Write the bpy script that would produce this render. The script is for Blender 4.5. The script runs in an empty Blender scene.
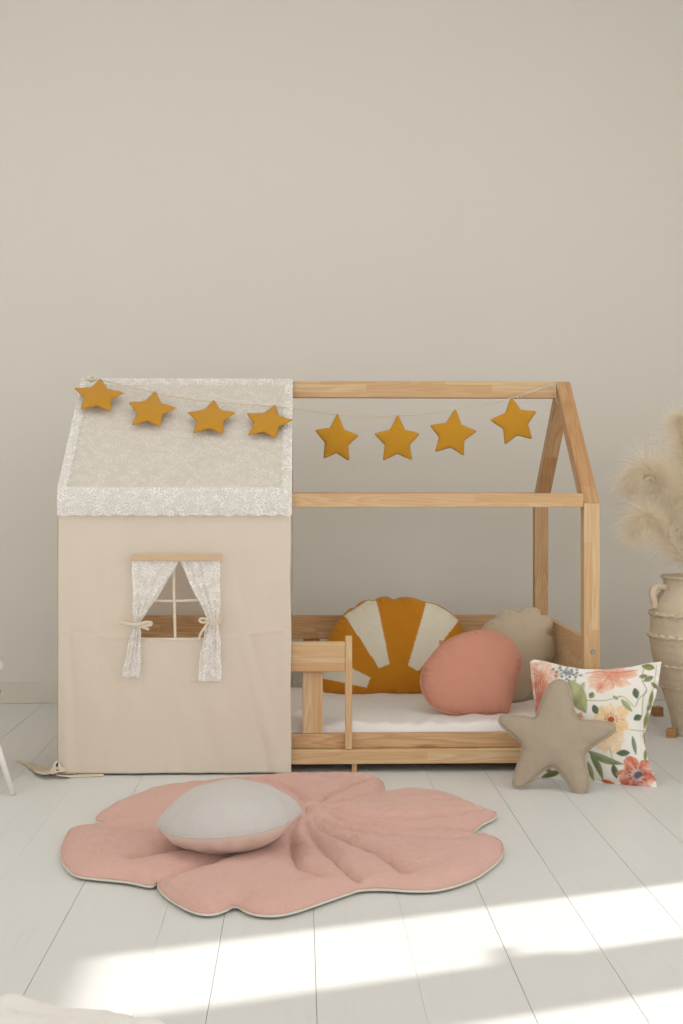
import bpy, bmesh, math, random
import numpy as np
from mathutils import Vector, Matrix, noise
from mathutils.geometry import delaunay_2d_cdt

random.seed(7)
rng = np.random.default_rng(7)
scene = bpy.context.scene
COL = scene.collection
PI = math.pi

# ------------------------------------------------------------------ camera
F, CX, CY, HY, H = 1350.0, 341.5, 512.0, 487.0, 0.88
YAW = math.atan((CX - 300.0) / F)
cam = bpy.data.cameras.new('camera')
cam.sensor_fit = 'VERTICAL'; cam.sensor_height = 36.0; cam.sensor_width = 24.0
cam.lens = F * 36.0 / 1024.0
cam.shift_y = -(CY - HY) / 1024.0
cam_ob = bpy.data.objects.new('camera', cam); COL.objects.link(cam_ob)
cam_ob.location = (0, 0, H); cam_ob.rotation_euler = (PI/2, 0, -YAW)
scene.camera = cam_ob

# ------------------------------------------------------------------ light
def lin(c):
    return tuple(((v/255)/12.92 if v/255 <= .04045 else ((v/255+.055)/1.055)**2.4) for v in c) + (1.0,)
world = bpy.data.worlds.new('world'); scene.world = world; world.use_nodes = True
wb = world.node_tree.nodes['Background']
wb.inputs[0].default_value = (0.95, 1.0, 1.05, 1); wb.inputs[1].default_value = 1.95

EL = math.radians(36.4)
sd = Vector((-0.94*math.cos(EL), -0.34*math.cos(EL), -math.sin(EL))).normalized()
sun = bpy.data.lights.new('sun', 'SUN'); sun.energy = 4.2; sun.angle = math.radians(0.9); sun.color = (1, .97, .92)
sun_ob = bpy.data.objects.new('sun', sun); COL.objects.link(sun_ob)
sun_ob.rotation_euler = sd.to_track_quat('-Z', 'Y').to_euler(); sun_ob.location = (5, 5, 4)

def area(name, loc, direction, sx, sy, power, color=(1, .99, .97)):
    l = bpy.data.lights.new(name, 'AREA'); l.shape = 'RECTANGLE'; l.size = sx; l.size_y = sy
    l.energy = power; l.color = color
    o = bpy.data.objects.new(name, l); COL.objects.link(o); o.location = loc
    o.rotation_euler = Vector(direction).to_track_quat('-Z', 'Z').to_euler()
    return o
area('window_daylight_right', (2.42, 1.5, 1.9), (-1, .35, -.1), 2.6, 1.9, 19)
area('window_daylight_left', (-2.9, 2.9, 1.6), (1, .45, -.25), 2.4, 2.0, 25)  # added fill from the left; the left wall has no window
area('ceiling_softlight', (-.1, 3.3, 3.24), (0, .10, -1), 4.4, 2.0, 25, (.98, 1, 1))  # overhead fill added to lift back wall and floor, no ceiling fixture there

scene.view_settings.view_transform = 'Standard'; scene.view_settings.look = 'None'
scene.view_settings.gamma = 1.0; scene.view_settings.use_curve_mapping = False
scene.view_settings.exposure = 0.0
scene.render.film_transparent = False
scene.cycles.max_bounces = 8; scene.cycles.transparent_max_bounces = 24
scene.cycles.use_denoising = True

# ------------------------------------------------------------------ picture measurement -> world points
def ray(px, py):
    a = (px - CX)/F; c, s = math.cos(YAW), math.sin(YAW)
    # camera forward = (s, c, 0), right = (c, -s, 0)
    return Vector((s + a*c, c - a*s, -(py - HY)/F))
def at(px, py, Y):
    d = ray(px, py); t = Y/d.y
    return Vector((d.x*t, Y, H + d.z*t))
def floor_pt(px, py, z=0.0):
    d = ray(px, py); t = (z - H)/d.z
    return Vector((d.x*t, d.y*t, z))
def on_plane(px, py, P, n):
    d = ray(px, py); o = Vector((0, 0, H)); t = (P - o).dot(n)/d.dot(n)
    return o + d*t

# ------------------------------------------------------------------ materials
class NT:
    def __init__(s, name):
        s.m = bpy.data.materials.new(name); s.m.use_nodes = True
        s.t = s.m.node_tree; s.b = s.t.nodes['Principled BSDF']; s.out = s.t.nodes['Material Output']
    def n(s, typ, **kw):
        nd = s.t.nodes.new(typ)
        for k, v in kw.items():
            if k == 'ins':
                for i, x in v.items(): nd.inputs[i].default_value = x
            else: setattr(nd, k, v)
        return nd
    def l(s, a, b): s.t.links.new(a, b)
    def mix(s, fac, a, b):
        nd = s.n('ShaderNodeMix', data_type='RGBA')
        for v, i in ((fac, 0), (a, 6), (b, 7)):
            if hasattr(v, 'is_linked'): s.l(v, nd.inputs[i])
            else: nd.inputs[i].default_value = v
        return nd.outputs[2]
    def math(s, op, a, b=0.0, clamp=False):
        nd = s.n('ShaderNodeMath', operation=op, use_clamp=clamp)
        for v, i in ((a, 0), (b, 1)):
            if hasattr(v, 'is_linked'): s.l(v, nd.inputs[i])
            else: nd.inputs[i].default_value = v
        return nd.outputs[0]
    def bump(s, h, strength=.3, dist=.001):
        nd = s.n('ShaderNodeBump', ins={'Strength': strength, 'Distance': dist}); s.l(h, nd.inputs['Height'])
        s.l(nd.outputs[0], s.b.inputs['Normal']); return nd
    def coord(s, kind='Object'):
        return s.n('ShaderNodeTexCoord').outputs[kind]
    def noise(s, vec, scale, detail=3, rough=.5):
        nd = s.n('ShaderNodeTexNoise', ins={'Scale': scale, 'Detail': detail, 'Roughness': rough})
        if vec is not None: s.l(vec, nd.inputs['Vector'])
        return nd.outputs['Fac']
    def ramp(s, fac, stops):
        nd = s.n('ShaderNodeValToRGB'); e = nd.color_ramp.elements
        while len(e) < len(stops): e.new(.5)
        for el, (p, c) in zip(e, stops): el.position = p; el.color = c
        s.l(fac, nd.inputs[0]); return nd.outputs[0]

def mul(c, k): return (c[0]*k, c[1]*k, c[2]*k, 1)

def fabric(name, c, c2=None, rough=.9, weave=900, wrink=14, wstr=.25, sheen=.15, translucent=0.0, attr=None, slub=False):
    m = NT(name); co = m.coord()
    base = lin(c); c2 = lin(c2) if c2 else mul(base, .9)
    big = m.noise(co, 9, 4, .6)
    fine = m.noise(co, weave*.35, 2)
    f = m.math('ADD', m.math('MULTIPLY', big, .7), m.math('MULTIPLY', fine, .5))
    f = m.math('SUBTRACT', f, .25, True)
    if attr:
        a = m.n('ShaderNodeAttribute', attribute_name=attr).outputs['Color']
        colr = m.mix(m.math('MULTIPLY', f, .10), a, (.30, .22, .12, 1))
    else:
        colr = m.mix(f, base, c2)
    if slub:
        mp = m.n('ShaderNodeMapping', ins={'Scale': (40, 700, 700)}); m.l(co, mp.inputs[0])
        s2 = m.noise(mp.outputs[0], 1, 3)
        colr = m.mix(m.math('MULTIPLY', m.ramp(s2, [(.5, (0, 0, 0, 1)), (.7, (1, 1, 1, 1))]), .25), colr, mul(base, .7))
    m.l(colr, m.b.inputs['Base Color'])
    m.b.inputs['Roughness'].default_value = rough
    m.b.inputs['Sheen Weight'].default_value = sheen
    m.b.inputs['Specular IOR Level'].default_value = .15
    w = m.noise(co, wrink, 3, .55)
    h = m.math('ADD', m.math('MULTIPLY', w, 8.0), m.math('MULTIPLY', m.noise(co, weave, 2), .5))
    m.bump(h, wstr, .0016)
    if translucent:
        tr = m.n('ShaderNodeBsdfTranslucent'); m.l(colr, tr.inputs[0])
        mx = m.n('ShaderNodeMixShader', ins={0: translucent})
        m.l(m.b.outputs[0], mx.inputs[1]); m.l(tr.outputs[0], mx.inputs[2]); m.l(mx.outputs[0], m.out.inputs[0])
    return m.m

def lace_mat(name, c, scale, lo, hi, thresh):
    m = NT(name); co = m.coord()
    wv = m.n('ShaderNodeTexNoise', ins={'Scale': scale*.6, 'Detail': 2}); m.l(co, wv.inputs['Vector'])
    add = m.n('ShaderNodeVectorMath', operation='MULTIPLY_ADD'); m.l(wv.outputs['Color'], add.inputs[0])
    add.inputs[1].default_value = (.03*60/scale,)*3; m.l(co, add.inputs[2])
    v = m.n('ShaderNodeTexVoronoi', feature='F1', ins={'Scale': scale}); m.l(add.outputs[0], v.inputs['Vector'])
    rings = m.math('SINE', m.math('MULTIPLY', v.outputs['Distance'], 14.0))
    e = m.math('GREATER_THAN', rings, thresh)
    big = m.ramp(m.noise(co, scale*.35, 2), [(.42, (0, 0, 0, 1)), (.55, (1, 1, 1, 1))])
    mesh_ = m.noise(co, scale*6, 1)
    a = m.math('MULTIPLY', e, m.math('ADD', m.math('MULTIPLY', big, .6), .4))
    al = m.math('ADD', m.math('MULTIPLY', a, hi-lo), lo)
    al = m.math('MULTIPLY', al, m.math('ADD', m.math('MULTIPLY', mesh_, .5), .72), True)
    m.b.inputs['Base Color'].default_value = lin(c); m.b.inputs['Roughness'].default_value = .9
    m.b.inputs['Specular IOR Level'].default_value = .1
    m.bump(a, .15, .001)
    tr = m.n('ShaderNodeBsdfTranslucent'); tr.inputs[0].default_value = lin(c)
    mx = m.n('ShaderNodeMixShader', ins={0: .12}); m.l(m.b.outputs[0], mx.inputs[1]); m.l(tr.outputs[0], mx.inputs[2])
    tp = m.n('ShaderNodeBsdfTransparent'); m2 = m.n('ShaderNodeMixShader'); m.l(al, m2.inputs[0])
    m.l(tp.outputs[0], m2.inputs[1]); m.l(mx.outputs[0], m2.inputs[2]); m.l(m2.outputs[0], m.out.inputs[0])
    return m.m

def wood_mat(name, light, dark, ring, rough=.5):
    m = NT(name)
    g = m.n('ShaderNodeAttribute', attribute_name='grain').outputs['Vector']
    mp = m.n('ShaderNodeMapping', ins={'Scale': (1.5, 26, 26)}); m.l(g, mp.inputs[0])
    warp = m.noise(mp.outputs[0], .55, 3, .5)
    lines = m.math('FRACT', m.math('MULTIPLY', warp, 17.0))
    lines = m.ramp(lines, [(0, (0, 0, 0, 1)), (.75, (1, 1, 1, 1)), (1, (0, 0, 0, 1))])
    mp2 = m.n('ShaderNodeMapping', ins={'Scale': (4, 260, 260)}); m.l(g, mp2.inputs[0])
    fib = m.noise(mp2.outputs[0], 1, 2)
    br = m.n('ShaderNodeTexBrick', ins={'Scale': 1, 'Mortar Size': 0.0, 'Brick Width': .43, 'Row Height': .026,
             'Color1': (0, 0, 0, 1), 'Color2': (1, 1, 1, 1), 'Mortar': (.5, .5, .5, 1), 'Bias': -.25})
    br.offset = .37
    m.l(g, br.inputs['Vector'])
    c1 = m.mix(br.outputs['Color'], lin(light), lin(dark))
    c2 = m.mix(m.math('MULTIPLY', lines, .55), c1, lin(ring))
    c3 = m.mix(m.math('MULTIPLY', fib, .22), c2, mul(lin(ring), .9))
    vo = m.n('ShaderNodeTexVoronoi', feature='F1', ins={'Scale': 1}); mp3 = m.n('ShaderNodeMapping', ins={'Scale': (2.3, 9, 9)})
    m.l(g, mp3.inputs[0]); m.l(mp3.outputs[0], vo.inputs['Vector'])
    kn = m.ramp(vo.outputs['Distance'], [(0, (1, 1, 1, 1)), (.05, (1, 1, 1, 1)), (.09, (0, 0, 0, 1))])
    c4 = m.mix(m.math('MULTIPLY', kn, .5), c3, lin((150, 98, 58)))
    m.l(c4, m.b.inputs['Base Color']); m.b.inputs['Roughness'].default_value = rough
    m.b.inputs['Specular IOR Level'].default_value = .3
    m.bump(fib, .1, .0006)
    return m.m

def plain(name, c, rough=.6, bumpscale=None, bstr=.2, var=.06, metal=0.0, dist=.001, nscale=4):
    m = NT(name); co = m.coord()
    f = m.noise(co, nscale, 4, .6)
    m.l(m.mix(f, mul(lin(c), 1+var), mul(lin(c), 1-var)), m.b.inputs['Base Color'])
    m.b.inputs['Roughness'].default_value = rough; m.b.inputs['Metallic'].default_value = metal
    if bumpscale: m.bump(m.noise(co, bumpscale, 4, .6), bstr, dist)
    return m.m

M = {}
M['wall'] = plain('wall_paint', (224, 218, 208), .92, 60, .12, .012, nscale=.8)
M['base'] = plain('baseboard_paint', (219, 212, 200), .6)
def floor_material():
    m = NT('white_painted_boards'); co = m.coord()
    g = m.noise(co, 2.2, 4, .6)
    mp = m.n('ShaderNodeMapping', ins={'Scale': (60, 2.5, 60)}); m.l(co, mp.inputs[0])
    st = m.noise(mp.outputs[0], 1, 4, .6)
    c = m.mix(g, lin((228, 228, 226)), lin((220, 220, 217)))
    c = m.mix(m.math('MULTIPLY', m.ramp(st, [(.55, (0, 0, 0, 1)), (.75, (1, 1, 1, 1))]), .12), c, lin((200, 190, 178)))
    m.l(c, m.b.inputs['Base Color'])
    m.l(m.math('ADD', m.math('MULTIPLY', st, .15), .3), m.b.inputs['Roughness'])
    m.b.inputs['Specular IOR Level'].default_value = .35
    m.bump(m.math('ADD', st, m.noise(co, 30, 2)), .12, .001)
    return m.m
M['floor'] = floor_material()
M['gap'] = plain('board_gap', (196, 188, 176), .9)
M['pine'] = wood_mat('pine', (220, 192, 151), (203, 160, 115), (192, 147, 99))
M['pine_dark'] = wood_mat('pine_warm', (214, 178, 134), (192, 145, 100), (172, 122, 76))
M['metal'] = plain('zinc_bolt', (150, 145, 135), .35, metal=1.0)
M['cotton'] = fabric('cotton_canopy', (238, 225, 208), (231, 217, 199), wrink=10, wstr=.35, translucent=.18)
M['header'] = fabric('tan_tape', (214, 187, 153), weave=1200)
M['tape'] = fabric('cream_tape', (228, 214, 192), weave=1200)
M['lace_roof'] = lace_mat('lace_fine', (238, 232, 222), 110, .70, .95, .1)
M['lace_border'] = lace_mat('lace_border', (247, 244, 238), 95, .62, 1.0, -.1)
M['lace_curtain'] = lace_mat('lace_curtain', (250, 247, 241), 120, .66, 1.0, -.35)
M['mustard'] = fabric('mustard_felt', (198, 144, 42), (188, 133, 36), weave=500, wrink=30, sheen=.25)
M['string'] = plain('cotton_string', (214, 198, 172), .9, 900, .3)
M['pink'] = fabric('pink_linen', (214, 152, 130), (205, 142, 120), weave=700, wrink=16)
M['pinkrug'] = fabric('pink_muslin', (220, 178, 166), (212, 168, 154), weave=700, wrink=30, wstr=.8)
M['beige'] = fabric('beige_linen', (196, 178, 153), (186, 168, 143), weave=700, wrink=14)
M['starbeige'] = fabric('star_velvet', (176, 160, 140), (168, 152, 132), weave=700, wrink=12)
M['cream'] = fabric('cream_lining', (232, 224, 208), weave=700)
M['grey'] = fabric('grey_linen', (206, 200, 195), (194, 187, 181), weave=700, wrink=18, slub=True)
M['palepink'] = fabric('pale_pink_linen', (228, 206, 192), weave=700, wrink=18)
M['sheet'] = fabric('white_sheet', (240, 234, 229), (234, 227, 221), wrink=7, wstr=.4)
M['paint_sun'] = fabric('sun_print', (212, 156, 44), attr='paint', weave=700, wrink=14)
M['paint_flower'] = fabric('flower_print', (240, 235, 228), attr='paint', weave=700, wrink=12, wstr=.2)
M['clay'] = plain('clay', (218, 202, 177), .95, 45, .8, .12, dist=.006, nscale=14)
M['white_metal'] = plain('white_metal', (238, 234, 226), .4)
M['fluff'] = plain('white_fluff', (245, 241, 236), .95, 90, .8, dist=.01)
M['pampas'] = fabric('pampas', (255, 247, 232), (252, 240, 220), rough=1, wstr=0, translucent=.5)
M['stem'] = plain('dry_stem', (196, 172, 128), .8)
M['block'] = wood_mat('block_wood', (196, 148, 100), (180, 130, 86), (150, 100, 62))
M['green'] = plain('green_paint', (124, 134, 84), .6)
M['muslin'] = fabric('white_muslin', (248, 243, 239), (240, 233, 226), wrink=9, wstr=.8)
M['glass'] = NT('window_glass').m
_g = M['glass'].node_tree; _g.nodes['Principled BSDF'].inputs['Base Color'].default_value = (1, 1, 1, 1)
_g.nodes['Principled BSDF'].inputs['Alpha'].default_value = .06
_g.nodes['Principled BSDF'].inputs['Roughness'].default_value = .02

# ------------------------------------------------------------------ object helpers
def link(name, me, mat, parent=None, loc=None, smooth=False):
    o = bpy.data.objects.new(name, me); COL.objects.link(o)
    for mm in (mat if isinstance(mat, (list, tuple)) else [mat]): me.materials.append(mm)
    if parent is not None: o.parent = parent
    if loc is not None: o.location = loc
    if smooth:
        me.polygons.foreach_set('use_smooth', [True]*len(me.polygons))
    return o
def tag(o, label, cat, group=None, kind=None):
    o['label'] = label; o['category'] = cat
    if group: o['group'] = group
    if kind: o['kind'] = kind
    return o
def empty(name, loc, rot=(0, 0, 0)):
    o = bpy.data.objects.new(name, None); COL.objects.link(o); o.location = loc; o.rotation_euler = rot
    o.empty_display_size = .05
    return o
def pydata(name, v, f, edges=()):
    me = bpy.data.meshes.new(name); me.from_pydata([tuple(x) for x in v], list(edges), [tuple(int(i) for i in x) for x in f]); me.update(); return me
def box_bm(bm, lo, hi, bev=.0):
    lo, hi = Vector(lo), Vector(hi)
    r = bmesh.ops.create_cube(bm, size=1, matrix=Matrix.Translation((lo+hi)/2) @ Matrix.Diagonal((*(hi-lo), 1)))
    if bev:
        ed = list({e for v in r['verts'] for e in v.link_edges})
        bmesh.ops.bevel(bm, geom=ed, offset=bev, segments=2, affect='EDGES', profile=.5)
def bm_me(bm, name):
    me = bpy.data.meshes.new(name); bmesh.ops.recalc_face_normals(bm, faces=bm.faces); bm.to_mesh(me); bm.free(); return me
def structure(name, bm, mat):
    o = link(name, bm_me(bm, name), mat); o['kind'] = 'structure'; return o
def grain(me, axis, seed):
    a = Vector(axis).normalized(); b = a.orthogonal().normalized()
    if abs(b.x) > .5 or abs(a.z) < .9:
        b = Vector((0, 0, 1)) if abs(a.z) < .9 else Vector((1, 0, 0))
    b = (b - a*b.dot(a)).normalized(); c = a.cross(b)
    r = random.Random(seed); off = (r.uniform(0, 9), r.uniform(0, 2), r.uniform(0, 2))
    at_ = me.attributes.new('grain', 'FLOAT_VECTOR', 'POINT')
    d = []
    for v in me.vertices: d += [v.co.dot(a)+off[0], v.co.dot(b)+off[1], v.co.dot(c)+off[2]]
    at_.data.foreach_set('vector', d)
_seed = [0]
def wood_box(name, lo, hi, parent, mat='pine', axis=None, bev=.003, org=(0, 0, 0)):
    lo, hi = Vector(lo)-Vector(org), Vector(hi)-Vector(org)
    bm = bmesh.new(); box_bm(bm, lo, hi, bev); me = bm_me(bm, name)
    s = hi-lo
    if axis is None: axis = [(1, 0, 0), (0, 1, 0), (0, 0, 1)][max(range(3), key=lambda i: s[i])]
    _seed[0] += 1; grain(me, axis, _seed[0])
    return link(name, me, M[mat], parent)
def tube_mesh(name, pts, r, seg=8, closed=False, radii=None):
    pts = [Vector(p) for p in pts]; n = len(pts); V = []; Fc = []
    prev = None
    for i, p in enumerate(pts):
        if closed: t = pts[(i+1) % n]-pts[i-1]
        else: t = pts[min(i+1, n-1)]-pts[max(i-1, 0)]
        t.normalize()
        if prev is None: u = t.orthogonal().normalized()
        else:
            u = prev - t*prev.dot(t); u = u.normalized() if u.length > 1e-6 else t.orthogonal().normalized()
        prev = u; w = t.cross(u); rr = radii[i] if radii else r
        for k in range(seg):
            a = 2*PI*k/seg; V.append(p + (u*math.cos(a)+w*math.sin(a))*rr)
    m = n if closed else n-1
    for i in range(m):
        for k in range(seg):
            a, b = i*seg, ((i+1) % n)*seg; Fc.append((a+k, a+(k+1) % seg, b+(k+1) % seg, b+k))
    if not closed:
        Fc.append(tuple(range(seg))[::-1]); Fc.append(tuple(range((n-1)*seg, n*seg)))
    return pydata(name, V, Fc)
def catmull(P, per=8, closed=False):
    P = [Vector(p) for p in P]; n = len(P); out = []
    for i in range(n if closed else n-1):
        g = lambda k: P[k % n] if closed else P[max(0, min(n-1, k))]
        a, b, c, d = g(i-1), g(i), g(i+1), g(i+2)
        for k in range(per):
            t = k/per
            out.append(.5*((2*b)+(c-a)*t+(2*a-5*b+4*c-d)*t*t+(3*b-3*c+d-a)*t**3))
    if not closed: out.append(P[-1])
    return out
def resample(P, sp, closed=True):
    A = np.array([tuple(p) for p in P], float)
    if closed: A = np.vstack([A, A[:1]])
    d = np.r_[0, np.cumsum(np.linalg.norm(np.diff(A, axis=0), axis=1))]
    n = max(3, int(round(d[-1]/sp)))
    t = np.linspace(0, d[-1], n+1)
    R = np.stack([np.interp(t, d, A[:, i]) for i in range(A.shape[1])], 1)
    return R[:-1] if closed else R
def inside(P, poly):
    x, y = P[:, 0], P[:, 1]; r = np.zeros(len(P), bool); n = len(poly)
    for i in range(n):
        x0, y0 = poly[i]; x1, y1 = poly[(i+1) % n]
        if y0 == y1: continue
        c = ((y0 > y) != (y1 > y)) & (x < (x1-x0)*(y-y0)/(y1-y0)+x0); r ^= c
    return r
def nearest(P, B):
    d = np.empty(len(P)); idx = np.empty(len(P), int)
    for i in range(0, len(P), 1500):
        D = np.linalg.norm(P[i:i+1500, None]-B[None], axis=2); idx[i:i+1500] = D.argmin(1); d[i:i+1500] = D.min(1)
    return d, idx
def field(outline, sp, seams=()):
    """triangulate the inside of an outline and solve a membrane blown up between outline and seams"""
    B = outline; lo, hi = B.min(0), B.max(0)
    gx = np.arange(lo[0], hi[0], sp); gy = np.arange(lo[1], hi[1], sp*.866)
    G = np.array([(x+(j % 2)*sp/2, y) for j, y in enumerate(gy) for x in gx])
    G = G[inside(G, B)]
    sv = [s for s in seams]
    allc = np.vstack([B]+sv) if sv else B
    d, _ = nearest(G, allc); G = G[d > sp*.55]
    V = [tuple(p) for p in B]; E = []
    for s in sv:
        k = len(V); V += [tuple(p) for p in s]; E += [(k+i, k+i+1) for i in range(len(s)-1)]
    V += [tuple(p) for p in G]
    r = delaunay_2d_cdt([Vector(v) for v in V], E, [list(range(len(B)))], 1, 1e-6)
    ov = np.array([tuple(v) for v in r[0]]); of = [tuple(f) for f in r[2]]
    fixed = np.zeros(len(ov), bool); seamv = np.zeros(len(ov), bool)
    d, _ = nearest(ov, B); fixed = d < 1e-5
    if sv:
        d2, _ = nearest(ov, np.vstack(sv)); seamv = d2 < 1e-5
    return ov, of, fixed, seamv
def solve(ov, of, fix, its=500):
    T = np.array(of); e = np.vstack([T[:, [0, 1]], T[:, [1, 2]], T[:, [2, 0]]]); e = np.unique(np.sort(e, 1), axis=0)
    n = len(ov); I, J = e[:, 0], e[:, 1]; deg = np.bincount(I, minlength=n)+np.bincount(J, minlength=n)
    free = ~fix
    def A(x):
        x = np.where(free, x, 0)
        return np.where(free, deg*x-np.bincount(I, x[J], n)-np.bincount(J, x[I], n), 0)
    b = np.where(free, 1.0, 0); x = np.zeros(n); r = b-A(x); p = r.copy(); rs = r@r
    for _ in range(its):
        Ap = A(p); al = rs/(p@Ap+1e-20); x += al*p; r -= al*Ap; rn = r@r
        if rn < 1e-8*len(b): break
        p = r+(rn/rs)*p; rs = rn
    return np.maximum(x, 0)
def cushion(name, px_outline, P, n, Tf, Tb, mat, sp=.006, per=5, power=.5, up=(0, 0, 1), paint=None, piping=None, piper=.0028,
            wr=.003, edge_wr=.0015, freq=90, smooth_outline=True, flange=0.0, parent=None, fns=None, seed=1):
    """a sewn cushion: outline traced on the plane through P with normal n (towards the camera), blown up to both sides"""
    P = Vector(P); n = Vector(n).normalized(); up = Vector(up); v = (up-n*up.dot(n)).normalized(); u = v.cross(n)
    W = [on_plane(x, y, P, n)-P for x, y in px_outline]
    uv = [Vector((w.dot(u), w.dot(v))) for w in W]
    if smooth_outline: uv = catmull(uv, per, True)
    B = resample(uv, sp)
    ov, of, fixed, _ = field(B, sp)
    fx = fixed.copy(); d, idx = nearest(ov, B)
    if flange: fx = d < flange
    h = solve(ov, of, fx); h = (h/h.max())**power
    tpos = idx/len(B)
    nv = len(ov); amp = np.array([noise.fractal(Vector((x*13+seed*7, y*13, seed)), 1, 2, 3) for x, y in ov])
    ew = np.exp(-d/.022)*np.minimum(d/.006, 1)*np.array([noise.noise(Vector((t*freq+seed, dd*12, seed*3))) for t, dd in zip(tpos, d)])
    base = h*1.0
    wf = Tf*base+amp*wr*np.minimum(base*1.5, 1)+ew*edge_wr*4
    wbk = -(Tb*base+amp*wr*.6*np.minimum(base*1.5, 1)+ew*edge_wr*3)
    if flange:
        fl = np.clip(1-d/flange, 0, 1); wav = np.array([noise.noise(Vector((t*freq*.7, seed, 5))) for t in tpos])*.006*fl
        wf = wf+wav+.0012*(~fixed); wbk = wbk+wav-.0012*(~fixed)
    wf[fixed] = wav[fixed] if flange else 0
    bi = np.where(fixed)[0]; inner = np.where(~fixed)[0]; remap = np.arange(nv); remap[inner] = nv+np.arange(len(inner))
    V = [(ov[i, 0], ov[i, 1], wf[i]) for i in range(nv)]+[(ov[i, 0], ov[i, 1], wbk[i]) for i in inner]
    # triangles face +w
    Ff = []
    for t in of:
        a, b, c = (ov[i] for i in t)
        if np.cross(b-a, c-a) < 0: t = t[::-1]
        Ff.append(tuple(t))
    Fb = [tuple(remap[i] for i in t[::-1]) for t in Ff]
    me = pydata(name, V, Ff+Fb)
    o = link(name, me, mat, parent, smooth=True)
    mw = Matrix((( u.x, v.x, n.x, P.x), (u.y, v.y, n.y, P.y), (u.z, v.z, n.z, P.z), (0, 0, 0, 1)))
    o.matrix_basis = mw
    if paint:
        ca = me.color_attributes.new('paint', 'FLOAT_COLOR', 'POINT')
        pix = []
        for x, y, w in V:
            q = P+u*x+v*y - Vector((0, 0, H)); dcam = Vector((math.sin(YAW), math.cos(YAW), 0)); rt = Vector((math.cos(YAW), -math.sin(YAW), 0))
            z = q.dot(dcam); pix.append((CX+F*q.dot(rt)/z, HY-F*q.z/z))
        cols = paint(np.array(pix)); ca.data.foreach_set('color', np.c_[cols, np.ones(len(cols))].astype(np.float32).ravel())
    if piping:
        pts = [Vector((p[0], p[1], 0)) for p in B]
        pm = tube_mesh('piping', pts, piper, 6, True)
        link('piping', pm, piping, o, smooth=True)
    return o

# ------------------------------------------------------------------ the room
XL, XR, YW, ZC, YN = -3.0, 2.5, 5.54, 3.3, -3.2
bm = bmesh.new()
x = XL; seams_x = []
k0 = .028-.183*17
known = [-.858, -.67, -.479, -.278, -.155, .028, .21, .39, .573, .76]
xs = [-.858-.185*i for i in range(12, 0, -1)]+known+[.76+.185*i for i in range(1, 10)]
xs = [v for v in xs if XL < v < XR]; edges = [XL-.1]+xs+[XR+.1]
for i, (a, b) in enumerate(zip(edges[:-1], edges[1:])):
    r = random.Random(i); j = r.uniform(-.0, .0)
    gw = lambda v: .00010 if any(abs(v-q) < .002 for q in (-.67, -.278, .21)) else .0005
    box_bm(bm, (a+gw(a), YN, -.0025), (b-gw(b), YW+.1, 0), .0006)
structure('floor', bm, M['floor'])
bm = bmesh.new(); box_bm(bm, (XL-.1, YN, -.06), (XR+.1, YW+.1, -.003)); structure('floor_underlay', bm, M['gap'])
bm = bmesh.new(); box_bm(bm, (XL-.12, YW, 0), (XR+.12, YW+.12, ZC)); structure('wall_back', bm, M['wall'])
bm = bmesh.new(); box_bm(bm, (XL-.12, YN, 0), (XL, YW, ZC)); structure('wall_left', bm, M['wall'])
# right wall with two window openings parted by a pier
W1, W2, ZS, ZH = (3.245, 3.60), (1.9, 3.03), .62, 2.30
bm = bmesh.new()
for lo, hi in (((W1[1], 0), (YW, ZC)), ((W1[0], ZH), (W1[1], ZC)), ((W1[0], 0), (W1[1], ZS)), ((W2[1], 0), (W1[0], ZC)),
               ((W2[0], ZH), (W2[1], ZC)), ((W2[0], 0), (W2[1], ZS)), ((YN, 0), (W2[0], ZC))):
    box_bm(bm, (XR, lo[0], lo[1]), (XR+.04, hi[0], hi[1]))
structure('wall_right', bm, M['wall'])
bm = bmesh.new(); box_bm(bm, (XL-.12, YN, ZC), (XR+.12, YW+.12, ZC+.1)); structure('ceiling', bm, M['wall'])
bm = bmesh.new(); box_bm(bm, (XL, YW-.016, 0), (XR, YW, .083), .003); structure('baseboard_back', bm, M['base'])
for i, (a, b) in enumerate((W1, W2)):
    bm = bmesh.new(); t = .012
    for lo, hi in (((a, ZS), (a+t, ZH)), ((b-t, ZS), (b, ZH)), ((a, ZS), (b, ZS+t)), ((a, ZH-t), (b, ZH))):
        box_bm(bm, (XR+.005, lo[0], lo[1]), (XR+.035, hi[0], hi[1]), .002)
    wo = structure('window_%d' % (i+1), bm, M['white_metal'])
    if i == 0:
        bm = bmesh.new(); box_bm(bm, (XR-.012, a+.004, 1.575), (XR+.004, a+.030, 1.675), .003)
        box_bm(bm, (XR-.040, a+.010, 1.615), (XR-.012, a+.022, 1.635), .003); box_bm(bm, (XR-.052, a+.006, 1.61), (XR-.038, a+.075, 1.64), .004)
        link('window_handle', bm_me(bm, 'window_handle'), M['white_metal'], wo)

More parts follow.
